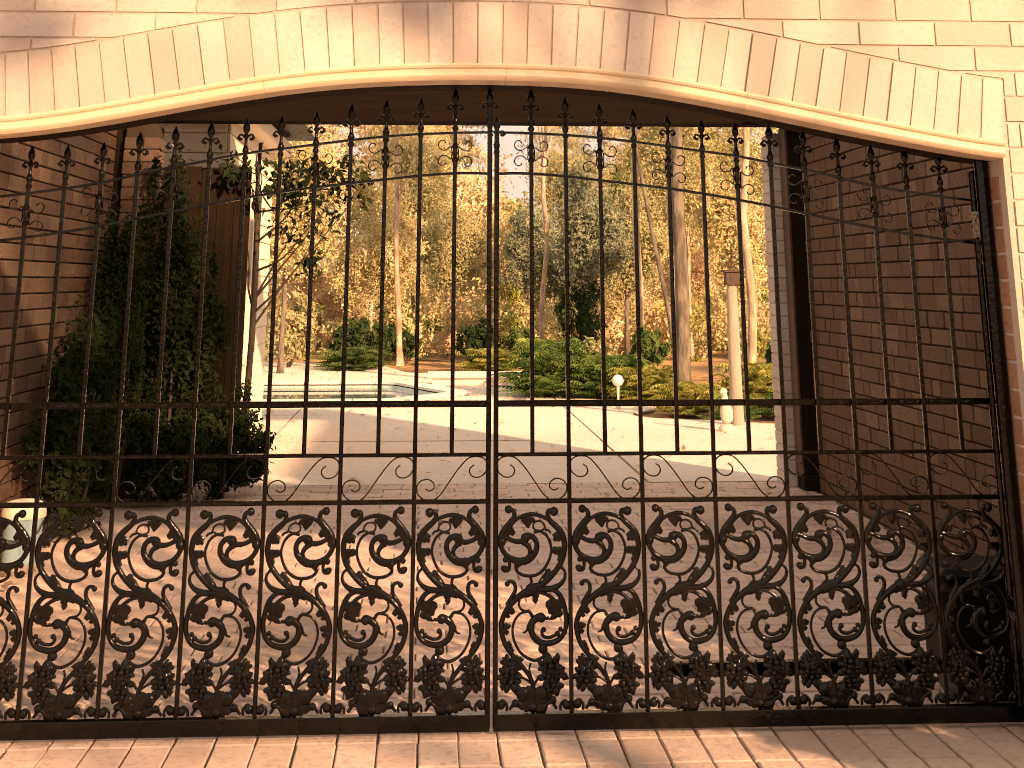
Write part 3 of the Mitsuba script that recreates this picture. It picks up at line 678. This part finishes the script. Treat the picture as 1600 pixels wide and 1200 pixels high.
shrub('shrub', 'rounded dark green shrub at the left edge of the far drive', 'shrub', (-1.50, 5.05, 0), (.34, .30, .36), 4200, .05, DK, seed=1)
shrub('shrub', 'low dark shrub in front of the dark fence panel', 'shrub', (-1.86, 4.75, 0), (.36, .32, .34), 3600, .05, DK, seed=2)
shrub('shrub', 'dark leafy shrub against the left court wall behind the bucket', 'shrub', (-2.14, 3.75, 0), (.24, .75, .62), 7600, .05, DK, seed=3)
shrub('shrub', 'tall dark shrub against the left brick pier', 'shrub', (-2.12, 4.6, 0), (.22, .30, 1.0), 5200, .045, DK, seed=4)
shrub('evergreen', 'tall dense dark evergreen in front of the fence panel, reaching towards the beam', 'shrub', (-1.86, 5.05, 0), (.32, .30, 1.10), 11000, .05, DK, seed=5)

def limb(a, b, r0, r1, rs, wob=.08, n=6):
    a, b = np.array(a, float), np.array(b, float); q = [a]+[a+(b-a)*t+rs.normal(0, wob*np.linalg.norm(b-a)*.35, 3) for t in np.linspace(0, 1, n)[1:-1]]+[b]
    p = spline(q, 4); return tube3(p, np.linspace(r0, r1, len(p)), 8), p
def tree(name, label, base, h, r0, crown, n, size, pal, bark, seed, lean=(0, 0), cat_='tree', group=None, nb=5, clump=.3):
    rs = np.random.default_rng(500+seed); t = thing(name, label, cat_, group); b = np.array([base[0], base[1], -.05])
    top = np.array([base[0]+lean[0], base[1]+lean[1], h]); m, p = limb(b, top, r0, r0*.5, rs, .012, 7)
    root = lathe([(r0*1.7, -.06), (r0*1.3, .03), (r0*1.02, .18)], 8, (base[0], base[1], 0)); ms = [m, root]
    for i in range(nb):
        cb = crown[rs.integers(0, len(crown))]; e = np.array(cb[:3])+rs.normal(0, .4, 3)*np.array(cb[3:6]); s_ = p[int(len(p)*rs.uniform(.45, .9))]
        ms.append(limb(s_, e, r0*.35, r0*.08, rs, .15, 4)[0])
    obj('trunk', cat(ms), bark, t, smooth=60); m, col = crown_mesh(crown, n, size, pal, rs, clump); obj('crown', m, 'leaf', t, color=col)
    return t
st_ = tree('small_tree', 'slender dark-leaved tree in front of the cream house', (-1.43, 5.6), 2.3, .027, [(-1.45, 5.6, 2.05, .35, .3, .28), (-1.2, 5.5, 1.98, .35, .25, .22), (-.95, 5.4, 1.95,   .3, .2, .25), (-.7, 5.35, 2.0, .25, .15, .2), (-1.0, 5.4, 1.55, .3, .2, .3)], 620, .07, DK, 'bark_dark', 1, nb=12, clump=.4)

rs = np.random.default_rng(31); n_ = 420
lx = rs.uniform(-2.2, 2.9, n_); ly = 3+15*rs.uniform(0, 1, n_)**.8
edge = rs.uniform(size=n_) < .35; lx[edge] = rs.choice([-1, 1], edge.sum())*rs.uniform(2.0, 2.33, edge.sum()); ly[edge] = rs.uniform(.4, 5.4, edge.sum())
okl = np.array([(q < 5.4 and abs(p_) < 2.35) or (drive_poly.contains(sbox(p_-.03, q-.03, p_+.03, q+.03)) and not pool_poly.buffer(.3).contains(sbox(p_-.01, q-.01, p_+.01, q+.01))) for p_, q in zip(lx, ly)])
c = np.stack([lx, ly, np.full(n_, .014)], 1)[okl]; dd = rs.normal(size=(len(c), 3))*[1, 1, .12]; dd /= np.linalg.norm(dd, axis=1, keepdims=True)
sd = np.cross(dd, [0, 0, 1]); sd /= np.linalg.norm(sd, axis=1, keepdims=True); L_ = rs.uniform(.02, .045, (len(c), 1))
v = np.stack([c-dd*L_, c+sd*L_*.5+[0, 0, .006], c+dd*L_, c-sd*L_*.5+[0, 0, .004]], 1).reshape(-1, 3); i4 = np.arange(len(c))*4
scene[PENDING_LEAVES] = mikit.ply((v, np.vstack([np.stack([i4, i4+1, i4+2], 1), np.stack([i4, i4+2, i4+3], 1)])), 'leaf', color=np.repeat(tints(len(c), ORG, rs)*.6, 4, 0))
# ------------------------------------------------------------------ far garden
ww = thing('garden_bench', 'long low white stone bench beyond the pool', 'bench')
obj('seat', bbox(-.16, 1.42, 15.0, 15.4, .10, .17, .012), 'coping', ww); obj('base', bbox(-.10, 1.36, 15.05, 15.36, 0, .10, .005), 'coping', ww)
bp = thing('birdhouse_post', 'weathered grey post carrying a small brown birdhouse', 'birdhouse')
obj('pole', lathe([(.001, 1.30), (.050, 1.30), (.058, 1.0), (.063, .3), (.072, -.1)], 10, (2.83, 9.6, 0)), 'post_wood', bp, smooth=40)
bh = obj('box', bbox(2.765, 2.895, 9.53, 9.66, 1.30, 1.42, .004), 'brown_wood', bp)
obj('roof', bbox(2.745, 2.915, 9.51, 9.68, 1.421, 1.445, .004), 'brown_wood', bh)
obj('hole', lathe([(.001, -.004), (.024, -.004), (.024, .004), (.001, .004)], 14).apply_transform(trimesh.transformations.rotation_matrix(math.pi/2, (1, 0, 0))).apply_translation((2.83, 9.529, 1.365)), 'dark_paint', bh)
sb = thing('bird_statue', 'small pale stone bird statue at the edge of the drive', 'statue')
obj('plinth', lathe([(.001, .06), (.055, .06), (.062, .045), (.075, .03), (.075, 0)], 14, (2.6, 9.0, 0)), 'stone_pale', sb, smooth=30)
hl = [m3.Manifold.sphere(r, 20).translate(c) for r, c in ((.050, (2.60, 9.0, .115)), (.060, (2.605, 9.0, .17)), (.040, (2.595, 9.0, .245)), (.026, (2.59, 9.0, .31)), (.032, (2.583, 8.99, .35)), (.006, (2.55, 8.965, .345)), (.015, (2.65, 9.02, .10)))]
bd = m3.Manifold.batch_hull([hl[0], hl[1]])+m3.Manifold.batch_hull([hl[1], hl[2]])+m3.Manifold.batch_hull([hl[2], hl[3]])+m3.Manifold.batch_hull([hl[3], hl[4]])+m3.Manifold.batch_hull([hl[4], hl[5]])+m3.Manifold.batch_hull([hl[1], hl[6]])
mm = bd.refine_to_length(.012).to_mesh(); bm = trimesh.Trimesh(mm.vert_properties[:, :3], mm.tri_verts); trimesh.smoothing.filter_taubin(bm, iterations=8)
obj('bird', bm, 'stone_pale', sb, smooth=True)
gl = thing('globe_lamp', 'small white globe lamp on a short stem by the planting', 'lamp')
obj('globe', ball((1.92, 11.5, .29), .062, 3), 'globe_white', gl, smooth=True); obj('stem', lathe([(.016, .235), (.012, .1), (.03, .02), (.03, -.05)], 10, (1.92, 11.5, 0)), 'stone_pale', gl)

fern('fern_clump', 'large deep green fern clump right of the stone bench', 'fern', (1.35, 13.3, 0), .66, .70, 260, FERN, seed=1)
fern('fern_clump', 'mid green fern between the big clump and the globe lamp', 'fern', (1.98, 13.0, 0), .50, .52, 170, FERN, seed=2)
fern('fern_clump', 'yellow-green fern just right of the globe lamp', 'fern', (2.42, 12.6, 0), .48, .40, 170, YG, seed=3)
fern('fern_clump', 'bright yellow-green fern behind the birdhouse post', 'fern', (3.35, 11.0, 0), .50, .52, 220, YG, seed=4)
fern('fern_clump', 'yellow-green fern left of the bird statue', 'fern', (2.62, 10.9, 0), .40, .34, 150, YG, seed=5)
fern('fern_clump', 'low bright green fern at the far left of the pool deck', 'fern', (-1.35, 18.9, 0), .60, .34, 150, GR, seed=6)
fern('fern_clump', 'low yellow-green fern behind the stone bench', 'fern', (.85, 18.6, 0), .55, .34, 140, YG, seed=7)
fern('fern_clump', 'short dark fern at the foot of the birdhouse post', 'fern', (2.95, 10.2, 0), .30, .26, 50, FERN, seed=8)
fern('fern_clump', 'short fern beside the right brick pier', 'fern', (3.55, 10.4, 0), .3, .26, 50, GR, seed=9)
for i, (c, r, n, pal, lb) in enumerate([
  ((-1.2, 20.0, 0), (.55, .5, .42), 2600, DKG, 'dark green shrub behind the pool, right of the leaning foliage'),
  ((-.55, 21.0, 0), (.42, .4, .38), 2000, DKG, 'small dark shrub at the foot of the slim pale trunk behind the pool'),
  ((.62, 19.6, 0), (.36, .4, .42), 2200, DKG, 'dark green shrub behind the gate centre'),
  ((1.3, 20.0, 0), (.36, .4, .36), 1800, GR, 'green shrub right of the gate centre in the woods'),
  ((2.75, 14.6, 0), (.28, .3, .40), 1800, GR, 'upright green shrub left of the big grey trunk'),
  ((3.78, 11.9, 0), (.20, .3, .34), 1600, DKG, 'dark shrub behind the bright fern at the right pier'),
  ((-2.45, 19.6, 0), (.55, .5, .6), 2400, OLV, 'olive brown shrub beside the cream house'),
  ((2.35, 19.5, 0), (.50, .5, .75), 3000, DKG, 'tall dark shrub in the woods behind the large fern'),
  ((2.2, 16.2, 0), (.4, .4, .3), 1500, OLV, 'olive shrub behind the mid green fern'),
  ((.3, 21.5, 0), (.3, .3, .25), 900, ORG, 'rusty brown shrub left of the gate centre in the woods')]):
    shrub('garden_shrub', lb, 'shrub', c, r, n, .085, pal, seed=20+i)

# trees of the wood: near trunks first
tree('tall_tree', 'thick grey-trunked tree right of the globe lamp', (2.73, 12.0), 8.0, .088, [(2.8, 12, 8.2, 1.8, 1.6, 1.5), (3.5, 12.3, 6.9, 1.0, 1.0, .7)], 3000, .14, OLV, 'bark_grey', 2, lean=(.12, 0))
tree('tall_tree', 'slim pale-trunked tree left of the thick grey trunk', (2.84, 16.0), 7.0, .062, [(2.8, 16, 7.3, 1.6, 1.5, 1.4)], 2600, .14, OLV, 'bark_pale', 3, lean=(-.05, 0))
tree('tall_tree', 'slim pale bleached trunk among dark shrubs behind the pool', (-.62, 20.6), 4.6, .055, [(-.9, 20.6, 4.6, 1.2, 1.0, .9)], 1800, .12, GOLD, 'bark_pale', 4, lean=(-.18, 0))
tree('tall_tree', 'pinkish tan trunk right of the birdhouse post', (3.95, 14.0), 6.5, .065, [(4.0, 14, 6.6, 1.4, 1.3, 1.2)], 2400, .13, GOLD, 'bark_pale', 5, lean=(.15, 0))
tree('tall_tree', 'thin tan trunk between the thick grey trunk and the birdhouse post', (3.55, 17.0), 6.0, .05, [(3.5, 17, 6.3, 1.2, 1.2, 1.1)], 2000, .13, GOLD, 'bark_pale', 6, lean=(-.1, 0))
tree('tall_tree', 'thin pale trunk above the large fern clump', (1.85, 21.0), 6.0, .05, [(1.9, 21, 6.2, 1.3, 1.2, 1.1)], 1800, .13, OLV, 'bark_pale', 7, lean=(.1, 0))
tree('tall_tree', 'dark slim trunk leaning among the ferns', (3.2, 15.0), 5.5, .035, [(2.4, 15, 5.6, 1.0, 1.0, .9)], 1500, .12, OLV, 'bark_grey', 8, lean=(-.8, .2))
def yz(py, Y, g_):  # crown centre height in metres
    return g_
TL = [  # x, y, z of crown, rx, rz, n, palette, label
 (-2.25, 18.0, 2.6, 1.05, 1.5, 5200, GOLD, 'golden-leaved tree beside the cream house'),
 (-1.15, 22.0, 2.2, .95, 1.5, 4800, GOLD, 'golden tree behind the pool, second from the house'),
 (-.35, 27.0, 3.6, 1.1, 1.6, 3600, OLV, 'olive gold tree in the middle of the wood, left of centre'),
 (.25, 24.5, 2.0, .75, 1.1, 3000, OLV, 'olive tree just left of the gate centre'),
 (1.3, 28.5, 1.9, 1.1, 1.0, 3000, GOLD, 'low golden tree just right of the gate centre'),
 (1.95, 23.0, 1.9, .8, .95, 3000, BLU, 'blue-green tree right of the gate centre'),
 (2.5, 19.5, 2.1, .75, 1.05, 4200, BLU, 'dark blue-green tree left of the slim pale trunk'),
 (3.3, 30.5, 3.9, 1.2, 1.5, 2800, OLV, 'tall olive tree far back behind the slim pale trunk'),
 (3.5, 21.0, 1.9, .75, 1.2, 3000, OLV, 'olive tree behind the thick grey trunk'),
 (4.6, 22.5, 3.2, 1.15, 1.7, 5200, OLV, 'broad olive tree above the birdhouse'),
 (4.35, 16.5, 1.9, .60, 1.2, 3000, GOLD, 'golden tree by the right timber post'),
 (5.0, 29.0, 4.4, 1.2, 1.5, 2600, GOLD, 'tall golden tree far behind the birdhouse'),
 (-.9, 33.0, 5.4, 1.6, 1.6, 2800, PAL, 'pale sunlit tree far behind the golden trees'),
 (5.3, 26.0, 1.7, 1.0, 1.0, 2600, ORG, 'russet tree behind the birdhouse post'),
 (-2.2, 25.0, 1.2, 1.1, .8, 2600, ORG, 'russet low tree behind the pool'),
 (4.2, 27.0, 2.4, .7, 1.6, 2600, GR, 'narrow green tree behind the thin tan trunk'),
 (-3.6, 22.0, 3.6, 1.4, 1.9, 3600, GOLD, 'golden tree partly hidden by the cream house'),
 (6.2, 23.0, 3.4, 1.3, 2.0, 3200, OLV, 'olive tree hidden partly by the right pier'),
]
for i, (x, y, z, rx, rz, n, pal, lb) in enumerate(TL):
    rs = np.random.default_rng(900+i)
    cr = [(x, y, z, rx*.75, rx*.7, rz*.8)]+[(x+rs.uniform(-.6, .6)*rx, y+rs.uniform(-.5, .5)*rx, z+rs.uniform(-.7, .7)*rz, rx*.45, rx*.45, rz*.35) for _ in range(6)]
    tree('woodland_tree', lb, (x+rs.uniform(-.2, .2), y), z+.5*rz, .045, cr, int(n*4.2), .065, pal, 'bark_pale' if i % 2 else 'bark_grey', 40+i, nb=7, clump=.34)
# far wood that reads as one mass
rs = np.random.default_rng(77); parts = []
for i in range(560):
    Y = rs.uniform(34, 62); X = rs.uniform(-16, 22); fx = X/Y
    hmax = 6.0+1.5*math.sin(X*.5)+2.0*abs(fx-.045)*20 if abs(fx-.055) > .035 else 4.2+.8*math.sin(X*1.3)
    z = rs.uniform(.3, hmax); b = [(X, Y, z, 1.3, 1.2, .9)]
    parts.append(crown_mesh(b, 640, .17, [GOLD, OLV, OLV, ORG, PAL, YG][rs.integers(0, 6)], rs, .4))
m, col = join(parts)
dw = thing('distant_wood', 'hazy far edge of the wood seen as one golden mass', 'woodland', kind='stuff')
scene[dw] = mikit.ply(m, 'leaf', color=col)

# rank undergrowth of the wood floor
rs = np.random.default_rng(78); parts = []
for i in range(260):
    Y = rs.uniform(21.5, 37); X = rs.uniform(-.19, .30)*(Y+4.9); hh = rs.uniform(.25, .75)*(.6+.02*Y)
    parts.append(crown_mesh([(X, Y, hh*.8, rs.uniform(.4, .8), .5, hh)], 330, .11, [GOLD, OLV, ORG, ORG, YG, GOLD, GR][rs.integers(0, 7)], rs, .4))
m, col = join(parts)
ug = thing('undergrowth', 'tangled golden and green undergrowth between the trunks', 'undergrowth', kind='stuff')
scene[ug] = mikit.ply(m, 'leaf', color=col)
# planting in front of the wall, outside the picture on the right
shrub('shrub', 'dense dark shrub in front of the wall to the right of the gateway', 'shrub', (2.02, -1.22, 0), (.46, .36, .55), 9000, .055, DK, seed=60)
tree('unseen_shade_tree', 'unseen open-crowned tree on the street side, its high crown added to shade the court', (4.6, -7.2), 6.0, .12, [(3.9, -6.2, 6.4, 1.3, 1.3, 1.1), (2.9, -6.0, 6.9, .9, .9, .8), (4.9, -6.5, 6.0, 1.0, 1.0, .9), (2.2, -6.4, 6.0, .6, .6, .5), (2.4, -6.2, 4.95, .55, .4, .22), (3.3, -6.1, 4.9, .3, .3, .15), (2.55, -6.1, 2.75, .28, .2, .12), (1.9, -6.0, 3.2, .2, .2, .1)], 5200, .12, OLV, 'bark_grey', 90, nb=14, clump=.4)  # out of view; high crown added to shade the left court, low sprays dapple the wall
